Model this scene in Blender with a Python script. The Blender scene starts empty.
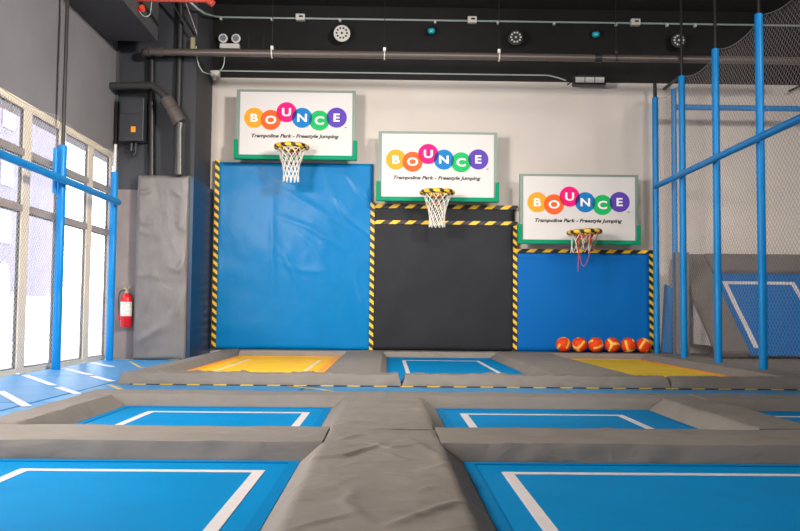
import bpy, bmesh, math, random
from mathutils import Vector, Matrix, noise
C = bpy.context.scene.collection
PI = math.pi
random.seed(7)

# ------------------------------------------------------------------ camera
EYE = 0.72
FPX = 850.0
cam_d = bpy.data.cameras.new('camera'); cam = bpy.data.objects.new('camera', cam_d); C.objects.link(cam)
cam_d.sensor_width = 36; cam_d.lens = 36 * FPX / 800; cam_d.clip_start = 0.05; cam_d.clip_end = 300
pitch, yaw, roll = math.atan(47 / FPX), math.atan(12 / FPX), 0.0098
fwd = Vector((math.sin(yaw) * math.cos(pitch), math.cos(yaw) * math.cos(pitch), math.sin(pitch)))
r0 = fwd.cross(Vector((0, 0, 1))).normalized(); u0 = r0.cross(fwd)
rt = r0 * math.cos(roll) + u0 * math.sin(roll); up = rt.cross(fwd)
cam.matrix_world = Matrix.Translation((0, 0, EYE)) @ Matrix((rt, up, -fwd)).transposed().to_4x4()
bpy.context.scene.camera = cam

def ray(px, py):
    return fwd + rt * ((px - 400) / FPX) - up * ((py - 265.5) / FPX)
def P(px, py, Y):            # the point of the room at depth Y seen there
    d = ray(px, py); return Vector((0, 0, EYE)) + d * (Y / d.y)

# ------------------------------------------------------------------ materials
def lin(c):
    return tuple(((v / 255) / 12.92 if v / 255 <= 0.04045 else ((v / 255 + 0.055) / 1.055) ** 2.4) for v in c) + (1,)
MATS = {}
def mat(name, rgb, rough=0.5, metal=0.0, var=0.0, vscale=3.0, bump=0.0, bscale=20.0, bdist=0.01, spec=0.5,
        bump2=0.0, b2scale=(3, 3, 3), coat=0.0, rgb2=None):
    m = bpy.data.materials.new(name); m.use_nodes = True; MATS[name] = m
    nt = m.node_tree; N = nt.nodes; L = nt.links; b = N['Principled BSDF']
    b.inputs['Base Color'].default_value = lin(rgb); b.inputs['Roughness'].default_value = rough
    b.inputs['Metallic'].default_value = metal; b.inputs['Specular IOR Level'].default_value = spec
    b.inputs['Coat Weight'].default_value = coat; b.inputs['Coat Roughness'].default_value = 0.15
    tc = N.new('ShaderNodeTexCoord')
    if var:
        n = N.new('ShaderNodeTexNoise'); n.inputs['Scale'].default_value = vscale; n.inputs['Detail'].default_value = 6
        L.new(tc.outputs['Object'], n.inputs['Vector'])
        r = N.new('ShaderNodeValToRGB'); L.new(n.outputs['Fac'], r.inputs['Fac'])
        c = lin(rgb); c2 = lin(rgb2) if rgb2 else None
        r.color_ramp.elements[0].position = .3; r.color_ramp.elements[1].position = .7
        r.color_ramp.elements[0].color = c2 if c2 else tuple(v * (1 - var) for v in c[:3]) + (1,)
        r.color_ramp.elements[1].color = c if c2 else tuple(min(1, v * (1 + var)) for v in c[:3]) + (1,)
        L.new(r.outputs['Color'], b.inputs['Base Color'])
    last = None
    if bump:
        n = N.new('ShaderNodeTexNoise'); n.inputs['Scale'].default_value = bscale; n.inputs['Detail'].default_value = 4
        L.new(tc.outputs['Object'], n.inputs['Vector'])
        bp = N.new('ShaderNodeBump'); bp.inputs['Strength'].default_value = bump; bp.inputs['Distance'].default_value = bdist
        L.new(n.outputs['Fac'], bp.inputs['Height']); L.new(bp.outputs['Normal'], b.inputs['Normal']); last = bp
    if bump2:
        mp = N.new('ShaderNodeMapping'); mp.inputs['Scale'].default_value = b2scale
        L.new(tc.outputs['Object'], mp.inputs['Vector'])
        n = N.new('ShaderNodeTexNoise'); n.inputs['Scale'].default_value = 1; n.inputs['Detail'].default_value = 3
        n.inputs['Distortion'].default_value = 0.6
        L.new(mp.outputs['Vector'], n.inputs['Vector'])
        bp = N.new('ShaderNodeBump'); bp.inputs['Strength'].default_value = bump2; bp.inputs['Distance'].default_value = 0.04
        L.new(n.outputs['Fac'], bp.inputs['Height'])
        if last: L.new(last.outputs['Normal'], bp.inputs['Normal'])
        L.new(bp.outputs['Normal'], b.inputs['Normal'])
    return m

M_grey = mat('grey_vinyl', (131, 123, 115), .62, spec=.14, var=.06, vscale=5, bump=.15, bscale=260, bdist=.002, bump2=.3, b2scale=(4, 9, 6))
M_greyx = mat('grey_vinyl_wall', (114, 109, 106), .42, var=.05, vscale=4, bump2=.7, b2scale=(3, 3, 2))
M_bed = mat('blue_bed_fabric', (0, 126, 184), .6, var=.07, vscale=2, spec=.05, bump=.2, bscale=400, bdist=.001)
M_rim = mat('blue_bed_edge', (0, 116, 172), .6, spec=.05)
M_yel = mat('yellow_bed_fabric', (255, 192, 40), .6, spec=.08, var=.08, vscale=4)
M_yel2 = mat('dull_yellow_bed_fabric', (220, 184, 44), .6, spec=.08, var=.08, vscale=3)
M_orange = mat('orange_bed_edge', (252, 164, 20), .5, spec=.15)
M_tape = mat('white_line_tape', (214, 206, 204), .5, var=.06, vscale=30)
M_tape_far = mat('pale_line_tape', (235, 215, 170), .5)
M_floor = mat('blue_floor_mat', (56, 136, 188), .42, spec=.2, var=.08, vscale=2.5, bump=.3, bscale=6, bdist=.01)
M_seam = mat('seam_dark', (20, 60, 100), .7)
M_wall = mat('beige_wall_paint', (208, 198, 190), .75, var=.04, vscale=1.5, bump=.3, bscale=40, bdist=.003)
M_black = mat('black_paint', (30, 28, 28), .65, spec=.2, var=.15, vscale=2, bump=.2, bscale=30, bdist=.003)
M_ceil = mat('ceiling_black', (26, 24, 25), .8, var=.1)
M_soff = mat('soffit_grey', (74, 73, 75), .7, var=.05)
M_lwall = mat('left_wall_grey', (124, 121, 125), .8, var=.07, vscale=1.3, bump=.2, bscale=30, bdist=.003)
M_colup = mat('column_dark', (52, 53, 58), .6, var=.08)
M_collow = mat('column_grey', (128, 118, 114), .7, var=.08, vscale=5)
M_rwall = mat('room_wall', (200, 194, 188), .8)
M_tan = mat('tan_frame', (240, 224, 200), .55, var=.03)
M_rail = mat('window_rail_brown', (150, 136, 126), .55)
M_gasket = mat('dark_gasket', (52, 54, 44), .6)
M_mat1 = mat('blue_wall_vinyl', (0, 118, 180), .34, spec=.16, var=.03, vscale=2, bump2=.22, b2scale=(2.2, 1, 1.4))
M_mat3 = mat('blue_wall_vinyl_smooth', (0, 100, 178), .55, spec=.15, var=.03, vscale=2)
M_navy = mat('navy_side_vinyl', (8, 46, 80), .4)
M_blk = mat('charcoal_wall_vinyl', (36, 37, 42), .55, spec=.2, var=.12, vscale=2.2, bump2=.2, b2scale=(3, 1, 2))
M_post = mat('blue_foam_sleeve', (0, 128, 198), .4, spec=.3, bump=.15, bscale=30, bdist=.005)
M_steel = mat('dark_steel', (46, 44, 44), .4, metal=.5)
M_dark = mat('matt_black_metal', (34, 34, 36), .5)
M_alu = mat('grey_frame_metal', (122, 138, 130), .5, metal=.2)
M_white = mat('white_board', (214, 209, 207), .5, spec=.3)
M_plastic = mat('white_plastic', (216, 212, 206), .4)
M_green = mat('green_board_padding', (0, 140, 100), .6, spec=.15)
M_red = mat('red_paint', (206, 24, 34), .25)
M_redpipe = mat('red_pipe_paint', (190, 70, 54), .4)
M_bracket = mat('orange_red_bracket', (226, 84, 44), .4)
M_label = mat('paper_label', (222, 220, 206), .6, var=.25, vscale=25)
M_brass = mat('brass_valve', (190, 176, 140), .35, metal=.5)
M_rope = mat('white_rope', (232, 224, 214), .8)
M_redrope = mat('red_rope', (196, 62, 40), .8)
M_netL = mat('pale_netting', (170, 166, 164), .8)
M_netR = mat('grey_netting', (140, 130, 128), .8)
M_pipe = mat('grey_brown_pipe', (92, 82, 78), .38, metal=.2)
M_pipe2 = mat('duct_grey_pipe', (66, 63, 62), .36, metal=.3)
M_conduit = mat('galvanised_conduit', (176, 190, 184), .4, metal=.3)
M_ball = mat('orange_ball_rubber', (228, 70, 20), .6, spec=.2)
M_ballc = mat('cream_ball_band', (240, 194, 92), .6, spec=.2)
M_textb = mat('black_lettering', (28, 28, 30), .5)
M_textw = mat('white_lettering', (244, 240, 236), .5, spec=.3)
M_cyan = mat('cyan_glass', (30, 170, 190), .2)
M_yellowsq = mat('orange_sticker', (240, 150, 20), .5)
M_ext = mat('outside_white', (190, 188, 188), .8)
M_extb = mat('outside_pale_blue', (170, 196, 226), .6)
M_extw = mat('outside_facade', (104, 101, 110), .8, var=.05, vscale=.3)
M_extd = mat('outside_opening', (120, 120, 134), .5)

def stripe_mat(name, axis, pitch_m, slant):
    """black and yellow hazard tape; stripes run across the object's own axis"""
    m = bpy.data.materials.new(name); m.use_nodes = True; nt = m.node_tree; N = nt.nodes; L = nt.links
    b = N['Principled BSDF']; b.inputs['Roughness'].default_value = .45
    tc = N.new('ShaderNodeTexCoord'); sp = N.new('ShaderNodeSeparateXYZ'); L.new(tc.outputs['Object'], sp.inputs[0])
    a, c = ('X', 'Z') if axis == 'x' else ('Z', 'X')
    k = N.new('ShaderNodeMath'); k.operation = 'MULTIPLY_ADD'; k.inputs[1].default_value = slant
    L.new(sp.outputs[c], k.inputs[0]); L.new(sp.outputs[a], k.inputs[2])
    d = N.new('ShaderNodeMath'); d.operation = 'DIVIDE'; d.inputs[1].default_value = pitch_m; L.new(k.outputs[0], d.inputs[0])
    f = N.new('ShaderNodeMath'); f.operation = 'FRACT'; L.new(d.outputs[0], f.inputs[0])
    g = N.new('ShaderNodeMath'); g.operation = 'GREATER_THAN'; g.inputs[1].default_value = .52; L.new(f.outputs[0], g.inputs[0])
    mx = N.new('ShaderNodeMix'); mx.data_type = 'RGBA'; L.new(g.outputs[0], mx.inputs['Factor'])
    mx.inputs['A'].default_value = lin((34, 32, 32)); mx.inputs['B'].default_value = lin((240, 190, 40))
    L.new(mx.outputs['Result'], b.inputs['Base Color'])
    return m
M_hv = stripe_mat('hazard_tape_upright', 'z', .13, .8)
M_hh = stripe_mat('hazard_tape_level', 'x', .26, -1.3)

def glass_mat():
    m = bpy.data.materials.new('window_glass'); m.use_nodes = True; nt = m.node_tree; N = nt.nodes; L = nt.links
    N.remove(N['Principled BSDF']); t = N.new('ShaderNodeBsdfTransparent'); t.inputs[0].default_value = (.93, .93, .96, 1)
    g = N.new('ShaderNodeBsdfGlossy'); g.inputs['Roughness'].default_value = .02
    lw = N.new('ShaderNodeLayerWeight'); lw.inputs['Blend'].default_value = .5
    pw = N.new('ShaderNodeMath'); pw.operation = 'POWER'; pw.inputs[1].default_value = 5; L.new(lw.outputs['Facing'], pw.inputs[0])
    fr = N.new('ShaderNodeMath'); fr.operation = 'MULTIPLY_ADD'; fr.inputs[1].default_value = .5; fr.inputs[2].default_value = .03; L.new(pw.outputs[0], fr.inputs[0])
    x = N.new('ShaderNodeMixShader'); L.new(fr.outputs[0], x.inputs[0]); L.new(t.outputs[0], x.inputs[1]); L.new(g.outputs[0], x.inputs[2])
    L.new(x.outputs[0], N['Material Output'].inputs[0]); return m
M_glass = glass_mat()

def emit_mat(name, rgb, s):
    m = bpy.data.materials.new(name); m.use_nodes = True; b = m.node_tree.nodes['Principled BSDF']
    b.inputs['Base Color'].default_value = lin(rgb); b.inputs['Emission Color'].default_value = lin(rgb); b.inputs['Emission Strength'].default_value = s
    return m

# ------------------------------------------------------------------ mesh helpers
def obj(name, bm, m, parent=None, smooth=False, loc=None):
    me = bpy.data.meshes.new(name); bmesh.ops.recalc_face_normals(bm, faces=bm.faces); bm.to_mesh(me); bm.free()
    for k in (m if isinstance(m, (list, tuple)) else [m]): me.materials.append(k)
    if smooth:
        for p in me.polygons: p.use_smooth = True
        if smooth != 'all': me.set_sharp_from_angle(angle=math.radians(smooth if smooth is not True else 40))
    o = bpy.data.objects.new(name, me); C.objects.link(o)
    if loc is not None: o.location = loc
    if parent: o.parent = parent
    return o
def tag(o, label, cat, group=None, kind=None):
    o['label'] = label; o['category'] = cat
    if group: o['group'] = group
    if kind: o['kind'] = kind
    return o
def struct(name, bm, m, label=None, smooth=False):
    o = obj(name, bm, m, smooth=smooth); o['kind'] = 'structure'
    if label: o['label'] = label; o['category'] = name.split('_')[0]
    return o
def thing(name, label, cat, loc=(0, 0, 0), rz=0, group=None):
    o = bpy.data.objects.new(name, None); C.objects.link(o); o.location = loc; o.rotation_euler = (0, 0, rz)
    o.empty_display_size = .1
    return tag(o, label, cat, group)
def box(bm, x0, x1, y0, y1, z0, z1, bevel=0, mi=0):
    vs = [bm.verts.new((x, y, z)) for x in (x0, x1) for y in (y0, y1) for z in (z0, z1)]
    fs = [bm.faces.new([vs[i] for i in q]) for q in ((0, 1, 3, 2), (4, 6, 7, 5), (0, 4, 5, 1), (2, 3, 7, 6), (0, 2, 6, 4), (1, 5, 7, 3))]
    for f in fs: f.material_index = mi
    if bevel:
        es = list({e for f in fs for e in f.edges})
        bmesh.ops.bevel(bm, geom=es, offset=bevel, segments=2, affect='EDGES', profile=.5)
    return fs
def B(*a, **k):
    bm = bmesh.new(); box(bm, *a, **k); return bm
def tube(bm, pts, r, n=10, cap=True, mi=0):
    pts = [Vector(p) for p in pts]; rings = []; prev = None
    for i, p in enumerate(pts):
        if i == 0: t = pts[1] - pts[0]
        elif i == len(pts) - 1: t = pts[-1] - pts[-2]
        else: t = (pts[i + 1] - p).normalized() + (p - pts[i - 1]).normalized()
        t.normalize()
        if prev is None:
            a = t.cross(Vector((0, 0, 1)) if abs(t.z) < .9 else Vector((1, 0, 0))).normalized()
        else:
            a = (prev - t * prev.dot(t)).normalized()
        prev = a; b = t.cross(a); rr = r[i] if isinstance(r, (list, tuple)) else r
        rings.append([bm.verts.new(p + a * rr * math.cos(2 * PI * k / n) + b * rr * math.sin(2 * PI * k / n)) for k in range(n)])
    for A, Bb in zip(rings, rings[1:]):
        for k in range(n):
            f = bm.faces.new((A[k], A[(k + 1) % n], Bb[(k + 1) % n], Bb[k])); f.material_index = mi
    if cap:
        bm.faces.new(rings[0][::-1]).material_index = mi; bm.faces.new(rings[-1]).material_index = mi
def T(pts, r, n=10):
    bm = bmesh.new(); tube(bm, pts, r, n); return bm
def arc(p0, p1, p2, n=8):
    p0, p1, p2 = Vector(p0), Vector(p1), Vector(p2)
    return [p0 * (1 - t) ** 2 + p1 * 2 * t * (1 - t) + p2 * t * t for t in [i / n for i in range(n + 1)]]
def lathe(bm, prof, n=24, mi=0):
    rings = [[bm.verts.new((r * math.cos(2 * PI * k / n), r * math.sin(2 * PI * k / n), z)) for k in range(n)] for r, z in prof]
    for A, Bb in zip(rings, rings[1:]):
        for k in range(n):
            bm.faces.new((A[k], A[(k + 1) % n], Bb[(k + 1) % n], Bb[k])).material_index = mi
    bm.faces.new(rings[0][::-1]); bm.faces.new(rings[-1])
def seg_dist(p, a, b):
    ab = b - a; t = max(0, min(1, (p - a).dot(ab) / max(ab.length_squared, 1e-9)))
    return (p - a - ab * t).length, t
def ridges(u, v, folds):
    """folds: (list of (u,v) points, half width, height)"""
    p = Vector((u, v)); h = 0
    for pts, w, a in folds:
        best = 9; n = len(pts) - 1
        for i in range(n):
            d, t = seg_dist(p, Vector(pts[i]), Vector(pts[i + 1]))
            if d < best: best = d; s = (i + t) / n
        if best < 3 * w: h += a * math.exp(-(best / w) ** 2) * math.sin(PI * min(1, max(0, s * .9 + .05))) ** .7
    return h
def steps(a, b, ramps, ds):
    """grid lines from a to b, dense inside the edge ramps"""
    r0_, r1_ = ramps; xs = [a]
    for k in range(1, 7): xs.append(a + r0_ * 1.25 * k / 6)
    lo, hi = a + r0_ * 1.25, b - r1_ * 1.25
    n = max(1, int((hi - lo) / ds)); xs += [lo + (hi - lo) * k / n for k in range(1, n + 1)]
    for k in range(1, 7): xs.append(hi + r1_ * 1.25 * k / 6)
    return xs
def soft(t):
    k = 50.; return 1 - math.log(1 + math.exp(k * (1 - t))) / math.log(1 + math.exp(k))
def pad_bm(x0, x1, y0, y1, H, rx=(.03, .03), ry=(.03, .03), z0=0, amp=.004, fr=4, folds=(), ds=.035, seed=0, cut=None, cw=.105):
    """a stuffed vinyl pad: a height field with soft shoulders and creases over a flat underside"""
    bm = bmesh.new(); xs = steps(x0, x1, rx, ds); ys = steps(y0, y1, ry, ds); g = []
    for y in ys:
        row = []
        for x in xs:
            t = min(soft((x - x0) / rx[0]), soft((x1 - x) / rx[1]), soft((y - y0) / ry[0]), soft((y1 - y) / ry[1]))
            t = max(0., min(1., t))
            nz = noise.noise(Vector((x * fr, y * fr, seed))) * amp + noise.noise(Vector((x * fr * 3, y * fr * 3, seed + 5))) * amp * .4
            if cut and cut[0] <= y <= cut[1]: t = max(0., min(1., soft((y - y0) / ry[0]), soft((y1 - y) / ry[1])))
            lip = min(.052, H * .4); z = z0 + lip + (H - lip) * t + (nz + ridges(x, y, folds)) * min(1, t * 1.5)
            off = noise.noise(Vector((x * 8, y * 8, seed + 2))) * amp * 2.6 * min(1, t * 3) * (1 - t)
            z -= .002 * (1 - max(0, min(1, (min(x - x0 - rx[0], x1 - rx[1] - x, y - y0 - ry[0], y1 - ry[1] - y)) / .08)))
            if cut and cut[0] <= y <= cut[1] and (x < x0 + cw or x > x1 - cw):   # upright sides where a cross pad butts in
                q = min(1, (x - x0) / cw if x < x0 + cw else (x1 - x) / cw)
                row.append(bm.verts.new((x0 + cw - .002 * (1 - q) if x < x0 + cw else x1 - cw + .002 * (1 - q), y, z0 + .002 + (H - .006) * q))); continue
            row.append(bm.verts.new((x + off, y + off, max(z0 + .002, z))))
        g.append(row)
    for a in range(len(ys) - 1):
        for b in range(len(xs) - 1):
            bm.faces.new((g[a][b], g[a][b + 1], g[a + 1][b + 1], g[a + 1][b]))
    ring = g[0][:-1] + [r[-1] for r in g][:-1] + g[-1][::-1][:-1] + [r[0] for r in g][::-1][:-1]
    low = [bm.verts.new((v.co.x, v.co.y, z0)) for v in ring]
    for i in range(len(ring)):
        j = (i + 1) % len(ring); bm.faces.new((ring[i], low[i], low[j], ring[j]))
    bm.faces.new(low)
    return bm
def wall_pad_bm(x0, x1, z0, z1, yf, yb, amp=.004, fr=2, folds=(), ds=.03, seed=0, edge=.02):
    """an upright vinyl panel, front at yf, back at yb, with creased front"""
    bm = bmesh.new(); nx = max(2, int((x1 - x0) / ds)); nz = max(2, int((z1 - z0) / ds)); g = []
    for j in range(nz + 1):
        z = z0 + (z1 - z0) * j / nz; row = []
        for i in range(nx + 1):
            x = x0 + (x1 - x0) * i / nx
            e = max(0, min(1, min(x - x0, x1 - x, z - z0, z1 - z) / .05))
            h = noise.noise(Vector((x * fr, z * fr, seed))) * amp + noise.noise(Vector((x * fr * 3.1, z * fr * 2.3, seed + 3))) * amp * .35 + ridges(x, z, folds)
            row.append(bm.verts.new((x, yf - h * e + edge * (1 - e) ** 2, z)))
        g.append(row)
    for a in range(nz):
        for b in range(nx): bm.faces.new((g[a][b], g[a][b + 1], g[a + 1][b + 1], g[a + 1][b]))
    ring = g[0][:-1] + [r[-1] for r in g][:-1] + g[-1][::-1][:-1] + [r[0] for r in g][::-1][:-1]
    low = [bm.verts.new((v.co.x, yb, v.co.z)) for v in ring]
    for i in range(len(ring)):
        j = (i + 1) % len(ring); bm.faces.new((ring[i], low[i], low[j], ring[j]))
    bm.faces.new(low)
    return bm
def text_bm(s, size, sx=1, shear=0, offset=0, ext=.001, spacing=1):
    """lettering standing upright in the XZ plane, centred on its origin, front towards -Y"""
    cu = bpy.data.curves.new('lettering', 'FONT'); cu.body = s; cu.size = size; cu.extrude = ext; cu.offset = offset
    cu.align_x = 'CENTER'; cu.align_y = 'CENTER'; cu.shear = shear; cu.space_character = spacing; cu.resolution_u = 4
    to = bpy.data.objects.new('lettering', cu); C.objects.link(to)
    bpy.context.view_layer.update()
    me = bpy.data.meshes.new_from_object(to.evaluated_get(bpy.context.evaluated_depsgraph_get()))
    bm = bmesh.new(); bm.from_mesh(me); bpy.data.objects.remove(to); bpy.data.meshes.remove(me); bpy.data.curves.remove(cu)
    bmesh.ops.transform(bm, matrix=Matrix.Rotation(PI / 2, 4, 'X') @ Matrix.Diagonal((sx, 1, 1, 1)), verts=bm.verts)
    xs = [v.co.x for v in bm.verts]; zs = [v.co.z for v in bm.verts]
    c = Vector(((min(xs) + max(xs)) / 2, 0, (min(zs) + max(zs)) / 2))
    for v in bm.verts: v.co -= c
    return bm
def disc_bm(pts, y0, y1):
    bm = bmesh.new(); a = [bm.verts.new((x, y0, z)) for x, z in pts]; b = [bm.verts.new((x, y1, z)) for x, z in pts]; n = len(pts)
    bm.faces.new(a); bm.faces.new(b[::-1])
    for i in range(n): bm.faces.new((a[i], b[i], b[(i + 1) % n], a[(i + 1) % n]))
    return bm

# ------------------------------------------------------------------ the setting
YB = 13.9                     # back wall
XL, XR = -4.12, 8.6           # side walls
YF = -5.0                     # wall behind the camera
HC = 5.78                     # ceiling
ZB = EYE + 3.85               # where the black band starts
WT = EYE + 2.34               # window head
struct('floor', B(XL - .05, XR, YF, YB, -.25, -.03), M_seam)
struct('wall_back', B(XL, XR, YB, YB + .3, -.25, ZB), M_wall)
struct('wall_upper_back', B(XL, XR, YB - .06, YB + .3, ZB, HC), M_black)
struct('wall_right', B(XR, XR + .3, YF, YB + .3, -.25, HC), M_rwall)
struct('wall_front', B(XL - .4, XR + .3, YF - .3, YF, -.25, HC), M_rwall)
struct('ceiling', B(XL - .4, XR + .3, YF - .3, YB + .3, HC, HC + .2), M_ceil)
struct('wall_left', B(XL - .4, XL, YF, YB, WT, HC), M_lwall)
struct('trim_soffit', B(XL, -3.38, YF, 12.2, EYE + 3.9, HC), M_soff, smooth=False)
CY = 12.72                    # front of the wall block in the left corner
struct('wall_block_lower', B(XL, -2.93, CY, YB, -.03, 2.52), M_collow)
struct('wall_block_upper', B(XL, -2.93, CY, YB, 2.52, HC), M_colup)
# wall_left vertical joint
bm = B(XL, XL + .04, CY - .06, CY, WT, EYE + 3.9); struct('trim_2', bm, M_soff)

# windows: mullioned bays, a bay per window, seen obliquely
ys = [12.62, 11.72, 10.69, 9.66]
while ys[-1] > YF + 1.1: ys.append(ys[-1] - 1.03)
ys.append(YF)
RA, RB = EYE + 1.76, EYE + 1.13
MW = .10                      # half width of a mullion
XG = XL - .028
for i in range(len(ys) - 1):
    y1, y0 = ys[i], ys[i + 1]
    n = i + 1
    bm = bmesh.new()
    ya, yb = y0, y1                               # this bay's frame: half a mullion each side
    box(bm, XL - .05, XL, ya, ya + MW, 0, WT); box(bm, XL - .05, XL, yb - MW, yb, 0, WT)
    box(bm, XL - .05, XL, ya + MW, yb - MW, WT - .09, WT)
    box(bm, XL - .05, XL, ya + MW, yb - MW, -.02, .05)
    w = obj('window_%d' % n, bm, M_tan); w['kind'] = 'structure'
    bm = bmesh.new()
    for rz in (RA, RB): box(bm, XL - .048, XL + .012, ya + MW, yb - MW, rz - .038, rz + .038)
    obj('cross_rail', bm, M_rail, w)
    bm = bmesh.new(); g = .014
    for za, zb in ((.05, RB - .038), (RB + .038, RA - .038), (RA + .038, WT - .09)):
        box(bm, XG - .02, XG + .012, ya + MW, ya + MW + g, za, zb); box(bm, XG - .02, XG + .012, yb - MW - g, yb - MW, za, zb)
        box(bm, XG - .02, XG + .012, ya + MW + g, yb - MW - g, zb - g, zb); box(bm, XG - .02, XG + .012, ya + MW + g, yb - MW - g, za, za + g)
    obj('gasket', bm, M_gasket, w)
    bm = bmesh.new()
    for za, zb in ((.05 + g, RB - .038 - g), (RB + .038 + g, RA - .038 - g), (RA + .038 + g, WT - .09 - g)):
        box(bm, XG - .004, XG + .004, ya + MW + g, yb - MW - g, za, zb)
    obj('pane', bm, M_glass, w)

# outside
struct('ground', B(-60, XL - .055, -40, 60, -.25, -.02), M_ext)
t = thing('building', 'pale building with grey openings beyond the windows', 'building', (-24, 22, 0))
obj('wall', B(-3, 0, -30, 40, -.02, 16), M_extw, t)
for k in range(13):
    for zz in (1.2, 4.8, 8.4, 12.0):
        bm = bmesh.new(); y = -20 + k * 4.2; pts = [(y, zz), (y + 1.8, zz), (y + 1.8, zz + 1.6)] + [(y + .9 + .9 * math.cos(a), zz + 1.6 + .9 * math.sin(a)) for a in [PI * q / 8 for q in range(1, 8)]] + [(y, zz + 1.6)]
        a = [bm.verts.new((0, yy, z)) for yy, z in pts]; b = [bm.verts.new((.06, yy, z)) for yy, z in pts]
        bm.faces.new(a); bm.faces.new(b[::-1])
        for q in range(len(pts)): bm.faces.new((a[q], b[q], b[(q + 1) % len(pts)], a[(q + 1) % len(pts)]))
        obj('arched_window', bm, M_extd, t)
t = thing('barrier', 'low pale blue barrier with posts outside the windows', 'fence', (-8.6, 12, 0))
obj('panel', B(-.04, .04, -12, 14, -.02, 1.02), M_extb, t)
for k in range(14):
    obj('post', B(.04, .10, -11.5 + k * 1.9, -11.42 + k * 1.9, -.02, 1.1), M_ext, t)

# ------------------------------------------------------------------ floor mats
def floor_mat(x0, x1, y0, y1, label):
    return tag(obj('floor_mat', pad_bm(x0 + .006, x1 - .006, y0 + .006, y1 - .006, .025, (.012, .012), (.012, .012), z0=-.03 + .0, amp=.002, fr=2, ds=.12, seed=x0 + y0), M_floor, smooth=True),
               label, 'floor mat', 'blue floor mats')
fy = [-1.5, 1.2, 3.95, 6.7, 9.4, 12.7]
lab = ['behind the camera', 'at the near left edge', 'under the near windows, bottom left', 'beside the left window post',
       'reaching back to the extinguisher']
for i in range(5):
    floor_mat(XL, -2.75, fy[i], fy[i + 1], 'blue floor mat along the windows, ' + lab[i]) if i > 0 else None
floor_mat(-2.75, -2.26, 2.3, 6.72, 'narrow blue floor mat beside the left end pad of the near trampolines')
floor_mat(-2.75, -.8, 6.72, 8.38, 'blue aisle mat left, between the front and back trampoline rows')
floor_mat(-.8, 1.7, 6.72, 8.38, 'blue aisle mat in the middle, behind the centre pads')
floor_mat(1.7, 4.7, 6.72, 8.38, 'blue aisle mat right, in front of the dull yellow trampoline')
floor_mat(-2.75, -2.62, 8.38, 12.7, 'slim blue floor strip beside the left pad of the yellow trampoline')
# thin worn hazard tape on the floor
def ribbon(name, pts, w, z, m):
    bm = bmesh.new(); top = []
    for i, p in enumerate(pts):
        q = Vector(pts[min(i + 1, len(pts) - 1)]) - Vector(pts[max(i - 1, 0)]); q.normalize(); nrm = Vector((-q.y, q.x))
        top.append([bm.verts.new((p[0] + nrm.x * s * w, p[1] + nrm.y * s * w, z + dz)) for s, dz in ((-1, 0), (1, 0), (1, .003), (-1, .003))])
    for A, Bb in zip(top, top[1:]):
        for k in range(4): bm.faces.new((A[k], A[(k + 1) % 4], Bb[(k + 1) % 4], Bb[k]))
    bm.faces.new(top[0]); bm.faces.new(top[-1][::-1]); return obj(name, bm, m)
M_ytape = mat('worn_yellow_tape', (206, 176, 96), .6, var=.4, vscale=9)
tag(ribbon('floor_stripe', [(-3.98, 12.55), (-3.5, 12.6), (-3.0, 12.5)], .012, -.004, M_ytape), 'worn yellow tape on the floor at the foot of the grey column pad', 'tape')
tag(ribbon('floor_stripe', [(-3.6, 12.0), (-3.1, 10.8), (-2.72, 10.5)], .02, -.004, M_ytape), 'worn yellow tape crossing the floor mats in front of the column pad', 'tape')
tag(ribbon('floor_stripe', [(-2.68, 8.3), (-2.35, 7.7), (-2.1, 7.15)], .02, -.004, M_ytape), 'worn yellow tape slanting across the left aisle mat', 'tape')
tag(ribbon('floor_stripe', [(-.95, 8.3), (-.55, 7.9), (-.3, 7.5)], .02, -.004, M_ytape), 'worn yellow tape in the aisle behind the centre pads', 'tape')

def G(px, py, z=0.):
    d = ray(px, py); return Vector((0, 0, EYE)) + d * ((z - EYE) / d.z)
M_wstripe = mat('white_floor_stripe', (226, 222, 218), .5, var=.08, vscale=12)  # white mottled strips, laid slanting on the floor by the windows
for q, w in (((0, 391, 27, 406), 'nearest the camera'), ((25, 375, 53, 385), 'second from the camera, outer piece'), ((58, 387, 78, 393.5), 'second from the camera, inner piece'),
             ((64, 368.5, 90, 374.5), 'third from the camera, outer piece'), ((93, 376, 112, 381), 'third from the camera, inner piece'), ((92, 362.5, 112, 366.5), 'farthest from the camera')):
    g0, g1 = G(*q[:2]), G(*q[2:])
    tag(ribbon('floor_stripe', [(g0.x, g0.y), (g1.x, g1.y)], .036, -.003, M_wstripe), 'slanting white stripe on the floor by the windows, ' + w, 'tape', 'slanting white floor stripes')

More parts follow.
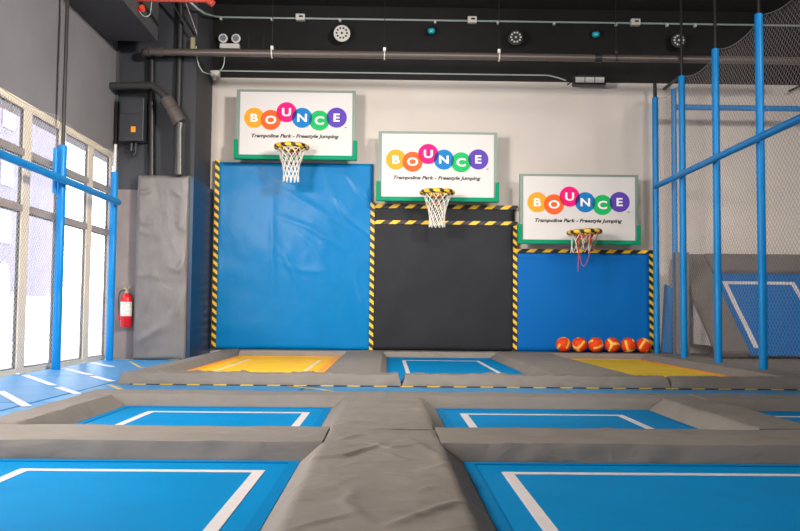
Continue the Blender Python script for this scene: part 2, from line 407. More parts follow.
# ------------------------------------------------------------------ trampolines
HP = .11
def trampoline(x0, x1, y0, y1, bedm, edgem, tapem, label, inset=(.27, .2, .27, .34), tape=.05, topline=True, e=.05):
    """bed with a woven mat, an edge strip and sewn boundary lines; inset = left, right, front, back of the lines"""
    t = thing('trampoline', label, 'trampoline', ((x0 + x1) / 2, (y0 + y1) / 2, -.03), 0, 'trampolines')
    ox, oy, oz = -(x0 + x1) / 2, -(y0 + y1) / 2, .03
    o = obj('bed', B(x0 + e, x1 - e, y0 + e, y1 - e, -.025, .02), bedm, t); o.location = (ox, oy, oz)
    bm = bmesh.new()
    box(bm, x0, x0 + e, y0, y1, -.03, .024); box(bm, x1 - e, x1, y0, y1, -.03, .024)
    box(bm, x0 + e, x1 - e, y0, y0 + e, -.03, .024); box(bm, x0 + e, x1 - e, y1 - e, y1, -.03, .024)
    o = obj('edge_strip', bm, edgem, t); o.location = (ox, oy, oz)
    if tapem:
        a, b, c, d = x0 + inset[0], x1 - inset[1], y0 + inset[2], y1 - inset[3]
        bm = bmesh.new(); z0, z1 = .0202, .0222
        box(bm, a, a + tape, c, d, z0, z1); box(bm, b - tape, b, c, d, z0, z1)
        if topline: box(bm, a + tape, b - tape, d - tape, d, z0, z1); box(bm, a + tape, b - tape, c, c + tape, z0, z1)
        o = obj('boundary_line', bm, tapem, t); o.location = (ox, oy, oz)
    return t
Y1a, Y1b = 2.28, 4.02         # nearest row of beds
Y2a, Y2b = 4.62, 6.25         # second row
cols = [(-1.90, -.40, 'left of the centre pad'), (.36, 1.92, 'right of the centre pad'), (2.42, 4.1, 'at the far right')]
ins = (.24, .17, .2, .34)
for (a, b, w), i4 in zip(cols, ((.25, .13, .15, .29), (.15, .27, .15, .29), (.15, .25, .15, .29))):
    a1, b1 = (a, b) if a < 0 else ((a, 2.75) if a < 1 else (3.2, 4.6))
    trampoline(a1, b1, Y1a, Y1b, M_bed, M_rim, M_tape, 'blue trampoline of the nearest row, ' + w, (.30 if a < 0 else .15, i4[1], .15, .23))
    trampoline(a, b, Y2a, Y2b, M_bed, M_rim, M_tape, 'blue trampoline of the second row, ' + w, i4)
YK0, YK1 = 8.62, 13.32
trampoline(-2.32, -.72, YK0, YK1, M_yel, M_orange, M_tape_far, 'bright yellow trampoline under the highest hoop', (.3, .22, .3, .9), topline=False, e=.10)
trampoline(.0, 1.60, YK0, YK1, M_bed, M_rim, M_tape, 'long blue trampoline in front of the black wall mat', (.22, .25, .3, .8))
trampoline(2.58, 3.97, YK0, YK1, M_yel2, M_orange, None, 'dull yellow trampoline in front of the basketballs', e=.13)

def pad(x0, x1, y0, y1, label, rx=(.03, .03), ry=(.03, .03), group='grey vinyl pads between the trampolines', **k):
    z0 = k.pop('z0', -.03)
    o = obj('trampoline_pad', pad_bm(x0, x1, y0, y1, HP - z0, rx, ry, z0=z0, **k), M_grey, smooth=42 if 'centre pad' in label and 'wrinkled' in label or 'smaller' in label else 34)
    return tag(o, label, 'pad', group)
def rnd_folds(x0, x1, y0, y1, n, a, w=.02, seed=1):
    rr = random.Random(seed); out = []
    for _ in range(n):
        x = rr.uniform(x0, x1); y = rr.uniform(y0, y1); L = rr.uniform(.05, .16); th = rr.uniform(-.9, 1.3)
        out.append(([(x, y), (x + L * math.cos(th), y + L * math.sin(th)), (x + 2 * L * math.cos(th + .25), y + 2 * L * math.sin(th + .25))], w, a * rr.uniform(.4, 1)))
    return out
C0, C1 = -.40, .36            # centre pads, foot to foot
# cross pads
for (a, b, w, ex) in ((-2.26, C0 + .10, 'left of the centre pad', (.03, .001)), (C1 - .10, 4.7, 'right of the centre pad', (.001, .03))):
    pad(a, b, 1.72, Y1a, 'grey cross pad nearest the camera, ' + w, rx=ex, ry=(.03, .04), seed=a)
    pad(a, b, Y1b, Y2a, 'grey cross pad between the two near blue rows, ' + w, rx=ex, ry=(.028, .03), amp=.006, fr=3,
        folds=rnd_folds(a, b, Y1b, Y2a - .1, 9 if a > 0 else 4, .012 if a > 0 else .006, .018, seed=int(a * 10)), seed=a + 3, ds=.03)
    pad(a if a < 0 else .003, 0 if a < 0 else 2.02, Y2b, 6.66, 'grey cross pad behind the second blue row, ' + w, rx=ex if a < 0 else (.001, .001), ry=(.03, .03), amp=.004, fr=3,
        folds=rnd_folds(a, b, Y2b, 6.6, 6, .005, seed=int(a * 7 + 3)), seed=a + 6)
pad(2.322, 4.7, Y2b, 6.66, 'grey cross pad behind the second blue row, at the far right', seed=31)
def fine(n, y0, y1, seed):
    rr = random.Random(seed); out = []
    for _ in range(n):
        x = rr.uniform(-.36, .2); y = rr.uniform(y0, y1); L = rr.uniform(.06, .2); a = rr.choice((rr.uniform(-.3, .4), rr.uniform(.5, 1.0), rr.uniform(-.2, .2)))
        out.append(([(x, y), (x + L * math.cos(a), y + L * math.sin(a)), (x + 2 * L * math.cos(a * .6), y + 2 * L * math.sin(a * .6))], rr.uniform(.011, .018), rr.uniform(.003, .006)))
    return out
# centre pads
fo = [([(-.33, 3.55), (-.18, 3.62), (-.02, 3.98)], .022, .022), ([(-.30, 3.25), (0, 3.28), (.28, 3.22)], .012, .008),
      ([(-.05, 2.5), (-.13, 2.75), (-.10, 3.05)], .03, .008), ([(.0, 2.45), (.12, 2.62), (.28, 2.85)], .025, .016),
      ([(-.1, 4.05), (.02, 3.86), (.16, 4.0)], .016, .012), ([(-.24, 4.1), (-.12, 4.28)], .02, .010), ([(.1, 4.2), (.22, 3.7), (.24, 3.2)], .03, .006),
      ([(-.3, 2.95), (-.15, 2.98), (.0, 2.93)], .014, .006), ([(-.28, 2.42), (-.1, 2.6)], .02, .012), ([(.05, 3.45), (.2, 3.5), (.3, 3.42)], .012, .006),
      ([(-.2, 3.9), (0, 3.7), (.1, 3.55)], .018, .006), ([(.15, 2.42), (.3, 2.5)], .02, .01)]
pad(C0, C1, 2.285, 4.5, 'wide wrinkled grey centre pad nearest the camera', rx=(.10, .10), ry=(.03, .004), amp=.006, fr=5, folds=[(p, w * .8, a * .8) for p, w, a in fo] + fine(26, 2.35, 4.4, 3), ds=.012, seed=1, cut=(4.012, 5))
fo2 = [([(-.25, 4.66), (-.12, 4.8)], .02, .012), ([(.0, 4.62), (.16, 4.78)], .018, .012), ([(-.25, 6.3), (.0, 6.35), (.2, 6.28)], .02, .008),
       ([(-.28, 5.6), (0, 5.7), (.22, 5.6)], .03, .006), ([(.2, 5.2), (.24, 5.9)], .02, .006)]
pad(C0, C1, 4.502, 6.245, 'smaller grey centre pad of the second row, smooth with a few creases', rx=(.11, .11), ry=(.004, .003), amp=.005, fr=5, folds=[(p, w * .9, a * .8) for p, w, a in fo2] + fine(12, 4.6, 6.2, 8), ds=.015, seed=2, cut=(4.4, 4.635))
# fill under the join
# left end pads and right dividers of the near rows
pad(-2.26, -1.90, Y2a, Y2b, 'grey end pad left of the second row, lying along the aisle', rx=(.06, .09), amp=.007, fr=5, seed=4)
pad(-2.26, -1.90, Y1a, Y1b, 'grey end pad at the left end of the nearest row', rx=(.06, .09), amp=.005, seed=5)
pad(1.92, 2.42, Y2a, 6.66, 'grey divider pad right of the second row, with a pale side', rx=(.105, .03), ry=(.002, .03), amp=.008, fr=4, folds=rnd_folds(2.0, 2.4, Y2a, Y2b, 5, .01, seed=9), seed=7, z0=-.025, cut=(6.24, 7))
pad(2.75, 3.2, Y1a, Y1b, 'grey divider pad at the right of the nearest row', rx=(.09, .07), seed=8)
pad(4.1, 4.7, Y2a, Y2b, 'grey end pad at the right end of the second row', rx=(.07, .05), seed=9)
# back row pads
pad(-2.62, .14, 8.36, YK0, 'long grey front pad of the back row, left half', ry=(.035, .03), amp=.009, fr=7, folds=rnd_folds(-2.6, .1, 8.36, YK0, 30, .022, .02, seed=3), seed=10, ds=.03)
pad(.15, 2.79, 8.36, YK0, 'long grey front pad of the back row, in front of the blue bed', ry=(.035, .03), amp=.009, fr=7, folds=rnd_folds(.2, 2.7, 8.36, YK0, 28, .022, .02, seed=4), seed=11, ds=.03)
pad(2.80, 6.6, 8.36, YK0, 'long grey front pad of the back row, right end', ry=(.035, .03), amp=.009, fr=7, folds=rnd_folds(2.9, 5, 8.36, YK0, 16, .018, .02, seed=5), seed=12, ds=.03)
pad(-2.62, -2.32, YK0, 13.86, 'narrow grey pad along the left side of the yellow trampoline', rx=(.05, .07), seed=13)
pad(-.72, .0, YK0, YK1, 'grey divider pad between the bright yellow and the blue back trampoline', rx=(.10, .07), seed=14)
pad(1.60, 2.58, YK0, YK1, 'wide grey divider pad between the blue and the dull yellow back trampoline', rx=(.10, .07), seed=15)
pad(3.975, 6.6, YK0, YK1, 'wide grey pad carrying the blue net posts on the right', rx=(.07, .05), seed=16)
pad(-2.32, 6.6, YK1, 13.80, 'long grey pad at the foot of the back wall under the basketballs', rx=(.02, .03), seed=17, ds=.05)
# hazard tape along the foot of the front pad
bm = B(-2.5, 6.5, 8.347, 8.353, -.005, .004); o = obj('hazard_tape', bm, M_hh)
tag(o, 'yellow and black tape along the foot of the back row front pad', 'tape')
bm = B(-2.3, 4.3, 13.792, 13.80, .10, .135)

# ------------------------------------------------------------------ wall mats
def X_(px): return (px - 388) / 61.15
def Z_(px, py): return EYE + (312.5 + .0135 * (px - 400) - .0038 * (py - 265) * 0 - py) / 61.15
def UV(px, py): p = P(px, py, 13.8); return (p.x, p.z)
YM = 13.82
xa, xb, xc, xd = -2.80, -.26, 2.07, 4.30
folds1 = [([UV(336, 198), UV(345, 215), UV(372, 238)], .035, .022), ([UV(348, 175), UV(358, 190), UV(373, 205)], .03, .016),
          ([UV(284, 190), UV(310, 205), UV(350, 232)], .06, .010), ([UV(276, 215), UV(310, 228), UV(345, 250)], .05, .010),
          ([UV(274, 240), UV(290, 265), UV(305, 300)], .06, .010), ([UV(273, 200), UV(272, 250), UV(275, 310)], .05, .008),
          ([UV(280, 180), UV(300, 188), UV(320, 190)], .04, .010), ([UV(278, 262), UV(300, 270), UV(330, 272)], .05, .006),
          ([UV(355, 275), UV(362, 300), UV(372, 320)], .04, .008), ([UV(290, 225), UV(312, 245), UV(328, 270)], .05, .007)]
tag(obj('wall_mat', wall_pad_bm(xa, xb - .004, .11, EYE + 2.43, YM, YB - .005, amp=.012, fr=1.4, folds=folds1, ds=.025, seed=1), M_mat1, smooth='all'),
    'tall glossy bright blue vinyl mat on the wall under the highest hoop', 'wall mat', 'wall mats')
tag(obj('wall_mat', wall_pad_bm(xb, xc - .004, .11, EYE + 1.77, YM, YB - .005, amp=.010, fr=1.6, ds=.04, seed=2,
                                folds=[([UV(400, 205), UV(412, 218), UV(430, 222)], .04, .01)]), M_blk, smooth='all'),
    'charcoal black vinyl mat on the wall under the middle hoop', 'wall mat', 'wall mats')
tag(obj('wall_mat', wall_pad_bm(xc, xd, .11, EYE + 1.02, YM, YB - .005, amp=.005, fr=1.2, ds=.05, seed=3), M_mat3, smooth='all'),
    'smooth deep blue vinyl mat on the wall behind the basketballs', 'wall mat', 'wall mats')
def htape(x0, x1, z0, z1, m, label, y=YM - .022):
    o = obj('hazard_tape', B(-(x1 - x0) / 2, (x1 - x0) / 2, -.004, .012, -(z1 - z0) / 2, (z1 - z0) / 2), m, loc=((x0 + x1) / 2, y, (z0 + z1) / 2))
    return tag(o, label, 'hazard tape', 'black and yellow hazard tapes on the wall mats')
htape(xa - .035, xa + .035, .11, EYE + 2.47, M_hv, 'upright black and yellow tape on the left edge of the tall blue wall mat')
htape(xb - .033, xb + .033, .11, EYE + 1.80, M_hv, 'upright black and yellow tape between the tall blue mat and the black mat')
htape(xc - .033, xc + .033, .11, EYE + 1.43, M_hv, 'upright black and yellow tape between the black mat and the right blue mat')
htape(xd - .033, xd + .033, .11, EYE + 1.06, M_hv, 'upright black and yellow tape at the right end of the right blue mat')
htape(xb + .04, xc + .04, EYE + 1.70, EYE + 1.765, M_hh, 'upper level black and yellow tape along the top of the black mat', y=YM - .02)
htape(xb + .04, xc + .04, EYE + 1.44, EYE + 1.50, M_hh, 'lower level black and yellow tape across the black mat')
htape(xc - .03, xd + .03, EYE + 1.0, EYE + 1.055, M_hh, 'level black and yellow tape along the top of the right blue mat', y=YM - .04)

# column pads
cf = [([UVc for UVc in ((-3.72, 1.9), (-3.5, 1.83))], .04, .012), ([(-3.75, 1.2), (-3.5, 1.25), (-3.3, 1.18)], .05, .01), ([(-3.2, 1.35), (-3.08, 1.3), (-3.0, 1.45)], .04, .02),
      ([(-3.7, .2), (-3.5, .35), (-3.25, .5)], .06, .02), ([(-3.5, .12), (-3.45, .3)], .04, .015), ([(-3.75, 2.2), (-3.6, 2.0), (-3.4, 2.02)], .04, .012),
      ([(-3.1, .6), (-3.05, .9)], .04, .016), ([(-3.76, 2.5), (-3.6, 2.44), (-3.5, 2.5)], .03, .015), ([(-3.12, 2.0), (-3.02, 1.9)], .03, .012), ([(-3.2, 2.5), (-3.08, 2.4)], .03, .012)]
xq0 = P(134, 300, 12.5).x; xq1 = P(186, 300, 12.5).x
tag(obj('column_pad', wall_pad_bm(xq0, xq1, -.003, EYE + 1.99, 12.5, CY - .002, amp=.02, fr=2.3, folds=[(p, w, a * 1.5) for p, w, a in cf], ds=.02, seed=5, edge=.03), M_greyx, smooth='all'),
    'crumpled grey vinyl pad covering the front of the corner column', 'column pad')
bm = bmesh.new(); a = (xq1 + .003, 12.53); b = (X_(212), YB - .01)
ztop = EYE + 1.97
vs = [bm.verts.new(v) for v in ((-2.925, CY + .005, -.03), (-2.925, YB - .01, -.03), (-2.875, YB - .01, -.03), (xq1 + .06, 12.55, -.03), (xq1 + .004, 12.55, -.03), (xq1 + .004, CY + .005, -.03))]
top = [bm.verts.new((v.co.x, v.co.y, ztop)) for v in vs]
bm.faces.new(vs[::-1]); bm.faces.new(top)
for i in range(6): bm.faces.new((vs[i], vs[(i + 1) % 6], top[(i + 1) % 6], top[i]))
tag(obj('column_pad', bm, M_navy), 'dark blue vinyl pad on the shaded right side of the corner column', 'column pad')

# ------------------------------------------------------------------ hoops
def circle(cx, cz, r, n=48): return [(cx + r * math.cos(2 * PI * k / n), cz + r * math.sin(2 * PI * k / n)) for k in range(n)]
def lens(c1, c2, r, n=20):
    (x1, z1), (x2, z2) = c1, c2; d = math.hypot(x2 - x1, z2 - z1)
    if d >= 2 * r: return None
    h = math.acos(d / 2 / r); a = math.atan2(z2 - z1, x2 - x1); pts = []
    for k in range(n + 1): q = a - h + 2 * h * k / n; pts.append((x1 + r * math.cos(q), z1 + r * math.sin(q)))
    for k in range(1, n): q = a + PI - h + 2 * h * k / n; pts.append((x2 + r * math.cos(q), z2 + r * math.sin(q)))
    return pts
LOGO = [('B', -.670, .116, (250, 160, 40)), ('O', -.404, .085, (252, 96, 40)), ('U', -.154, .213, (236, 10, 120)),
        ('N', .097, .125, (6, 120, 190)), ('C', .373, .085, (20, 178, 96)), ('E', .649, .135, (92, 64, 172))]
OV = [(250, 96, 30), (200, 30, 50), (60, 30, 110), (10, 96, 110), (50, 60, 120)]
M_logo = [mat('logo_' + n.lower(), c, .55, spec=.2) for n, _, _, c in LOGO]
M_ov = [mat('logo_overlap_%d' % i, c, .55, spec=.2) for i, c in enumerate(OV)]
def hoop(cx, cz, yf, label, ruined=False, rimdx=0, rimdz=-.35, where=''):
    t = thing('basketball_hoop', label, 'basketball hoop', (cx, yf, cz), 0, 'basketball hoops on the back wall')
    bb = obj('backboard', B(-.90, .90, 0, .025, -.50, .54, bevel=.004), M_white, t)
    bm = bmesh.new(); fw = .04
    box(bm, -.955, -.90, -.008, .05, -.54, .574); box(bm, .90, .95, -.008, .05, -.54, .574)
    box(bm, -.90, .90, -.008, .05, .54, .574); box(bm, -.90, .90, -.008, .05, -.54, -.50)
    obj('board_frame', bm, M_alu, t)
    bm = bmesh.new()
    pts = [(-.985, -.55), (.985, -.55), (.985, -.235), (.92, -.235), (.92, -.49), (-.92, -.49), (-.92, -.235), (-.985, -.235)]
    bm.free(); bm = disc_bm(pts, -.03, .07); bmesh.ops.bevel(bm, geom=bm.edges[:], offset=.006, segments=2, affect='EDGES')
    obj('edge_padding', bm, M_green, t)
    for i, (ch, lx, lz, c) in enumerate(LOGO):
        obj('logo_circle', disc_bm(circle(lx, lz, .163), -.0012 - .0003 * i, .0), M_logo[i], bb)
    for i in range(5):
        pl = lens(LOGO[i][1:3], LOGO[i + 1][1:3], .163)
        if pl: obj('logo_overlap', disc_bm(pl, -.0045, -.003), M_ov[i], bb)
    for i, (ch, lx, lz, c) in enumerate(LOGO):
        b_ = text_bm(ch, .178, 1.25, 0, .005, .0008); o = obj('letter', b_, M_textw, bb); o.location = (lx, -.0056, lz)
    b_ = text_bm('Trampoline Park - Freestyle Jumping', .078, 1, .28, .003, .0008)
    w = max(v.co.x for v in b_.verts) * 2
    for v in b_.verts: v.co.x *= 1.40 / w
    o = obj('tagline', b_, M_textb, bb); o.location = (-.01, -.002, -.18)
    o = obj('trademark', text_bm('TM', .028, 1.1, 0, .0006, .0006), M_textb, bb); o.location = (.79, -.002, -.025)
    # supports to the wall
    L = YB - yf
    for s in (-.6, .6):
        for zz in (-.4, .45): obj('wall_bracket', B(s - .03, s + .03, .03, L - .001, zz - .03, zz + .03), M_dark, t)
    # rim
    Rm, rm = .235, .043; ry = -(.10 + Rm); rx, rz = rimdx, rimdz
    bm = bmesh.new(); n, q = 72, 12; rg = []
    for k in range(n):
        a = 2 * PI * k / n; wob = 1 + .06 * math.sin(7 * a) + .04 * math.sin(13 * a + 1)
        rg.append([bm.verts.new((rx + (Rm + rm * wob * math.cos(2 * PI * j / q)) * math.cos(a), ry + (Rm + rm * wob * math.cos(2 * PI * j / q)) * math.sin(a), rz + rm * wob * .85 * math.sin(2 * PI * j / q) + (.012 * math.cos(a) if ruined else 0))) for j in range(q)])
    for k in range(n):
        for j in range(q):
            f = bm.faces.new((rg[k][j], rg[(k + 1) % n][j], rg[(k + 1) % n][(j + 1) % q], rg[k][(j + 1) % q]))
            f.material_index = 1 if ((k + j * 1.3) % 7.2) < 4.1 else 0
    obj('rim', bm, [M_dark, mat('yellow_rim_tape', (236, 186, 40), .45) if 'yr' not in MATS else MATS['yr']], t, smooth='all')
    bm = bmesh.new(); box(bm, rx - .075, rx + .075, -.02, 0 - .009, rz - .14, rz + .05, bevel=.004); box(bm, rx - .06, rx + .06, -.10, -.02, rz - .03, rz + .0, bevel=.004)
    for s in (-.05, .05): tube(bm, [(rx + s, -.02, rz - .12), (rx + s * .8, -.14, rz - .035)], .012, 6)
    obj('rim_mount', bm, M_bracket, t)
    # net
    bm = bmesh.new(); K = 12
    if not ruined:
        prof = [(.225, -.03), (.195, -.10), (.165, -.18), (.14, -.26), (.125, -.34), (.118, -.42), (.122, -.50)]
        for k in range(K):
            for i in range(len(prof) - 1):
                for s in (-.5, .5):
                    if i % 2 == 0: a0, a1 = k, k + s
                    else: a0, a1 = k + .5, k + .5 + s
                    (ra, za), (rb, zb) = prof[i], prof[i + 1]
                    f = lambda a_, r_, z_: (rx + r_ * math.cos(2 * PI * a_ / K + .13), ry + r_ * math.sin(2 * PI * a_ / K + .13), rz + z_ + .01 * math.sin(a_ * 5))
                    tube(bm, [f(a0, ra, za), f(a1, rb, zb)], .0062, 5)
        for k in range(K):   # end loops
            f = lambda a_, r_, z_: (rx + r_ * math.cos(2 * PI * a_ / K + .13), ry + r_ * math.sin(2 * PI * a_ / K + .13), rz + z_)
            tube(bm, arc(f(k - .22, .12, -.49), f(k, .125, -.59), f(k + .22, .12, -.49), 5), .0075, 5)
        obj('net', bm, M_rope, t)
    else:
        rr = random.Random(5)
        for k in range(9):
            a = 2 * PI * k / 9; p = Vector((rx + .22 * math.cos(a), ry + .22 * math.sin(a), rz - .02))
            q_ = Vector((rx - .05 + .16 * math.cos(a + .4), ry + .14 * math.sin(a + .4), rz - .15)); r_ = Vector((rx - .08 + .14 * math.cos(a + .8), ry + .12 * math.sin(a + .8), rz - .27 - .06 * rr.random()))
            tube(bm, [p, q_, r_], .006, 5)
            q2 = Vector((rx - .05 + .16 * math.cos(a - .3), ry + .14 * math.sin(a - .3), rz - .15))
            tube(bm, [p, q2], .006, 5)
        obj('net', bm, M_rope, t)
        bm = bmesh.new()
        for k in range(7):
            a = PI + PI * k / 6
            tube(bm, [(rx + .2 * math.cos(a) * .6, ry + .2 * math.sin(a), rz - .03), (rx - .02 + .15 * math.cos(a + .2) * .7, ry + .14 * math.sin(a), rz - .19)], .011, 5)
        f0 = Vector((rx - .12, ry - .1, rz - .25)); f1 = Vector((rx + .06, ry - .1, rz - .3))
        tube(bm, arc(f0, f0 + Vector((.06, 0, -.55)), f1, 10), .005, 5)
        tube(bm, [f1, (rx + .14, ry - .02, rz - .22), (rx + .2, ry, rz - .04)], .006, 5)
        tube(bm, [f0, (rx - .13, ry - .1, rz - .62)], .005, 5)
        tube(bm, [f0, (rx - .1, ry - .05, rz - .1)], .007, 5)
        obj('torn_strands', bm, M_redrope, t)
    return t
M_yr = mat('yr', (236, 186, 40), .45)
YH = 13.5
for (px, py, rpx, rpy, ru, lb) in ((296.0, 125.5, 291.5, 147.0, False, 'highest basketball hoop with white net, leftmost, above the bright blue mat'),
                               (437.8, 167.3, 437.2, 192.4, False, 'middle basketball hoop with white net above the black wall mat'),
                               (579.2, 210.0, 584.8, 232.2, True, 'lowest basketball hoop with torn red net, rightmost, above the basketballs')):
    c = P(px, py, YH); r = P(rpx, rpy, YH - .335)
    hoop(c.x, c.z, YH, lb, ru, r.x - c.x, r.z - c.z)

# ------------------------------------------------------------------ basketballs
def ball_mesh():
    bm = bmesh.new(); bmesh.ops.create_uvsphere(bm, u_segments=72, v_segments=40, radius=.12)
    for f in bm.faces:
        c = f.calc_center_median().normalized(); az = math.atan2(c.y, c.x); pol = math.acos(max(-1, min(1, abs(c.z))))
        s = 0 if c.z > 0 else PI / 3
        dd = min(abs((az - s - k * 2 * PI / 3 + PI) % (2 * PI) - PI) for k in range(3)) * math.sin(pol)
        if dd < .15 + .12 * max(0, 1 - pol / .5) or pol < .25: f.material_index = 1
    return bm
b0 = None
rots = [(0.7, .1, .9), (.95, .55, 2.2), (1.5, .6, .9), (1.75, .1, 2.9), (.75, -.1, 3.0), (.2, 2.4, 1.9)]
words = ['first of the six basketballs from the left, on the wall pad', 'second of the six basketballs from the left, with a cream star', 'third of the six from the left, with a slanting band',
         'fourth of the six from the left', 'fifth of the six basketballs from the left, next to last', 'rightmost of the six basketballs, beside the hazard tape']
for i, px in enumerate((563.5, 579.6, 595.8, 612.2, 628.4, 644)):
    x = P(px, 346, 13.55).x
    if b0 is None: b0 = obj('basketball', ball_mesh(), [M_ball, M_ballc], smooth='all'); o = b0
    else: o = b0.copy(); C.objects.link(o)
    o.location = (x, 13.55, HP + .126); o.rotation_euler = rots[i]
    tag(o, 'orange and cream basketball, ' + words[i], 'basketball', 'basketballs at the foot of the back wall')

# ------------------------------------------------------------------ posts, rails and netting
def sleeve_bm(p0, p1, r):
    """foam sleeve with lightly pinched joints"""
    p0, p1 = Vector(p0), Vector(p1); L = (p1 - p0).length; n = max(1, int(L / .9)); pts = []; rs = []
    for k in range(n):
        for f, s in ((.0, .94), (.02, 1), (.98, 1)): pts.append(p0.lerp(p1, (k + f) / n)); rs.append(r * s)
    pts.append(p1); rs.append(r * .94); bm = bmesh.new(); tube(bm, pts, rs, 14); return bm
XN = 4.31
posts = [(13.58, 'against the right end of the smooth blue wall mat'), (12.33, 'second from the back wall in the right row'), (11.04, 'third from the back wall in the right row'), (9.72, 'nearest the camera, thickest in the right row')]
ZT = EYE + 3.53
for i, (y, w) in enumerate(posts + [(8.4, 'just outside the picture on the right')]):
    if i == 4: continue
    t = thing('net_post', 'blue foam-sleeved net post, ' + w, 'post', (XN, y, .10), 0, 'blue posts on the right')
    obj('foam_sleeve', sleeve_bm((0, 0, .0), (0, 0, ZT - .10), .048), M_post, t, smooth=True)
    obj('steel_pole', T([(0, 0, ZT - .10), (0, 0, (ZT + .25 if i == 0 else HC) - .101)], .022 if i else .03, 8), M_steel, t, smooth=True)
t = thing('net_post', 'blue net post partly behind netting, with the level rail fixed near its top', 'post', (4.485, 13.2, .10), 0, 'blue posts on the right')
obj('foam_sleeve', sleeve_bm((0, 0, 0), (0, 0, EYE + 3.57 - .10), .042), M_post, t, smooth=True)
t = tag(obj('net_rail', sleeve_bm((4.53, 13.2, EYE + 3.28), (8.5, 13.2, EYE + 3.28), .045), M_post, smooth=True), 'blue level rail high behind the right netting', 'rail', 'blue rails')
t = tag(obj('net_rail', sleeve_bm((XN - .095, 13.3, EYE + 2.03), (XN - .095, 7.2, EYE + 2.03), .045), M_post, smooth=True), 'long blue rail running across the right net posts', 'rail', 'blue rails')
# left
XP = -3.98
for i, (y, w) in enumerate(((10.33, 'in the middle of the visible windows'), (12.3, 'in the corner beside the extinguisher'))):
    t = thing('net_post', 'bright blue foam-sleeved post at the windows, ' + w, 'post', (XP, y, -.005), 0, 'blue posts on the left')
    obj('foam_sleeve', sleeve_bm((0, 0, 0), (0, 0, EYE + 2.0), .052), M_post, t, smooth=True)
    if i == 0: obj('sleeve_stub', sleeve_bm((-.045, -.1, EYE + 1.4), (-.045, -.1, EYE + 1.95), .028), M_post, t, smooth=True)
    obj('steel_pole', T([(0, 0, EYE + 2.0), (0, 0, EYE + (3.9 if i == 0 else 2.4) + .004)], (.024 if i == 0 else .02), 8), M_plastic if i else M_pipe2, t, smooth=True)
tag(obj('net_rail', sleeve_bm((XP + .098, 12.2, EYE + 1.54), (XP + .095, 5.0, EYE + 1.54), .045), M_post, smooth=True), 'long blue rail running along the windows', 'rail', 'blue rails')

def netting(name, pt, U, V0, topf, cell, r, m, label, cut=None):
    """diamond netting in the plane pt(u,v); topf(u) is the sagging upper edge"""
    bm = bmesh.new(); Vm = max(topf(U[0] + (U[1] - U[0]) * k / 40) for k in range(41))
    s = cell * math.sqrt(2)
    for sg in (1, -1):
        lo = U[0] - (Vm - V0) if sg == 1 else U[0]; hi = U[1] if sg == 1 else U[1] + (Vm - V0); c = lo
        while c < hi - s:
            c += s
            # u = c + sg*(v-V0)
            va = V0 if U[0] <= c <= U[1] else (V0 + (U[0] - c) * sg if sg == 1 else V0 + (c - U[1]))
            v = va; n = 90; end = None
            for k in range(n):
                vv = va + (Vm - va) * (k + 1) / n; u = c + sg * (vv - V0)
                if u > U[1] or u < U[0] or vv > topf(u): break
                end = vv
            if end is None: continue
            u0_, u1_ = c + sg * (va - V0), c + sg * (end - V0)
            tube(bm, [pt(u0_, va), pt(u1_, end)], r, 3, cap=False)
    n = 60
    tube(bm, [pt(U[0] + (U[1] - U[0]) * k / n, topf(U[0] + (U[1] - U[0]) * k / n)) for k in range(n + 1)], r * 2.4, 5)
    return tag(obj(name, bm, m), label, 'netting')
def sag(base, stations, depth):
    st = sorted(stations)
    def f(u):
        for a, b in zip(st, st[1:]):
            if a <= u <= b:
                t = (u - a) / (b - a); return base - depth * 4 * t * (1 - t)
        return base
    return f
netting('safety_net', lambda u, v: (XP + .02 - .08, u, v), (5.2, 12.6), .03, sag(EYE + 2.36, [5.2, 8.2, 10.33, 12.6], .09), .045, .0019, M_netL,
        'pale diamond netting hung in front of the windows')
netting('safety_net', lambda u, v: (XN + .052, u, v), (7.2, 13.6), .125, sag(ZT, [7.14, 8.4, 9.72, 11.04, 12.33, 13.6], .10), .056, .0019, M_netR,
        'grey diamond netting on the row of blue posts at the right')

# ------------------------------------------------------------------ inclined trampoline behind the right net
t = thing('inclined_trampoline', 'sloping blue trampoline with grey padding behind the right net', 'trampoline', (5.9, 12.9, .10))
p0 = Vector((0, 13.72, EYE + .98)); p1 = Vector((0, 11.9, EYE - .60))
ld = (p1 - p0); Ls = ld.length; ld.normalize(); nn = Vector((1, 0, 0)).cross(ld); nn = -nn if nn.z < 0 else nn
org = Vector((5.9, 12.9, .10))
def sl(x0, x1, s0, s1, h0, h1):
    bm = bmesh.new(); vs = []
    for x in (x0, x1):
        for s in (s0, s1):
            for h in (h0, h1): vs.append(bm.verts.new(Vector((x, 0, 0)) + p0 + ld * s + nn * h - org))
    for q in ((0, 1, 3, 2), (4, 6, 7, 5), (0, 4, 5, 1), (2, 3, 7, 6), (0, 2, 6, 4), (1, 5, 7, 3)): bm.faces.new([vs[i] for i in q])
    return bm
def nobev(bm): bmesh.ops.bevel(bm, geom=bm.edges[:], offset=.015, segments=2, affect='EDGES'); return bm
M_greyd = mat('grey_vinyl_dark_pad', (112, 106, 104), .5, var=.06)  # darker grey than the trampoline pads
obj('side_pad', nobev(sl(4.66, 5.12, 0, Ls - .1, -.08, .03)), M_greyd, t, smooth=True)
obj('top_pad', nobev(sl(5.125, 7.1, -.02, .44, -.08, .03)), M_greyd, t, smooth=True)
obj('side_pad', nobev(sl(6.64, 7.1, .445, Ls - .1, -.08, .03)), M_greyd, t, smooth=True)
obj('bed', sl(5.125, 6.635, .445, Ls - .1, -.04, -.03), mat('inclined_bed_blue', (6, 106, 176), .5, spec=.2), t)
bm = sl(5.24, 5.31, .64, Ls - .25, -.029, -.026)
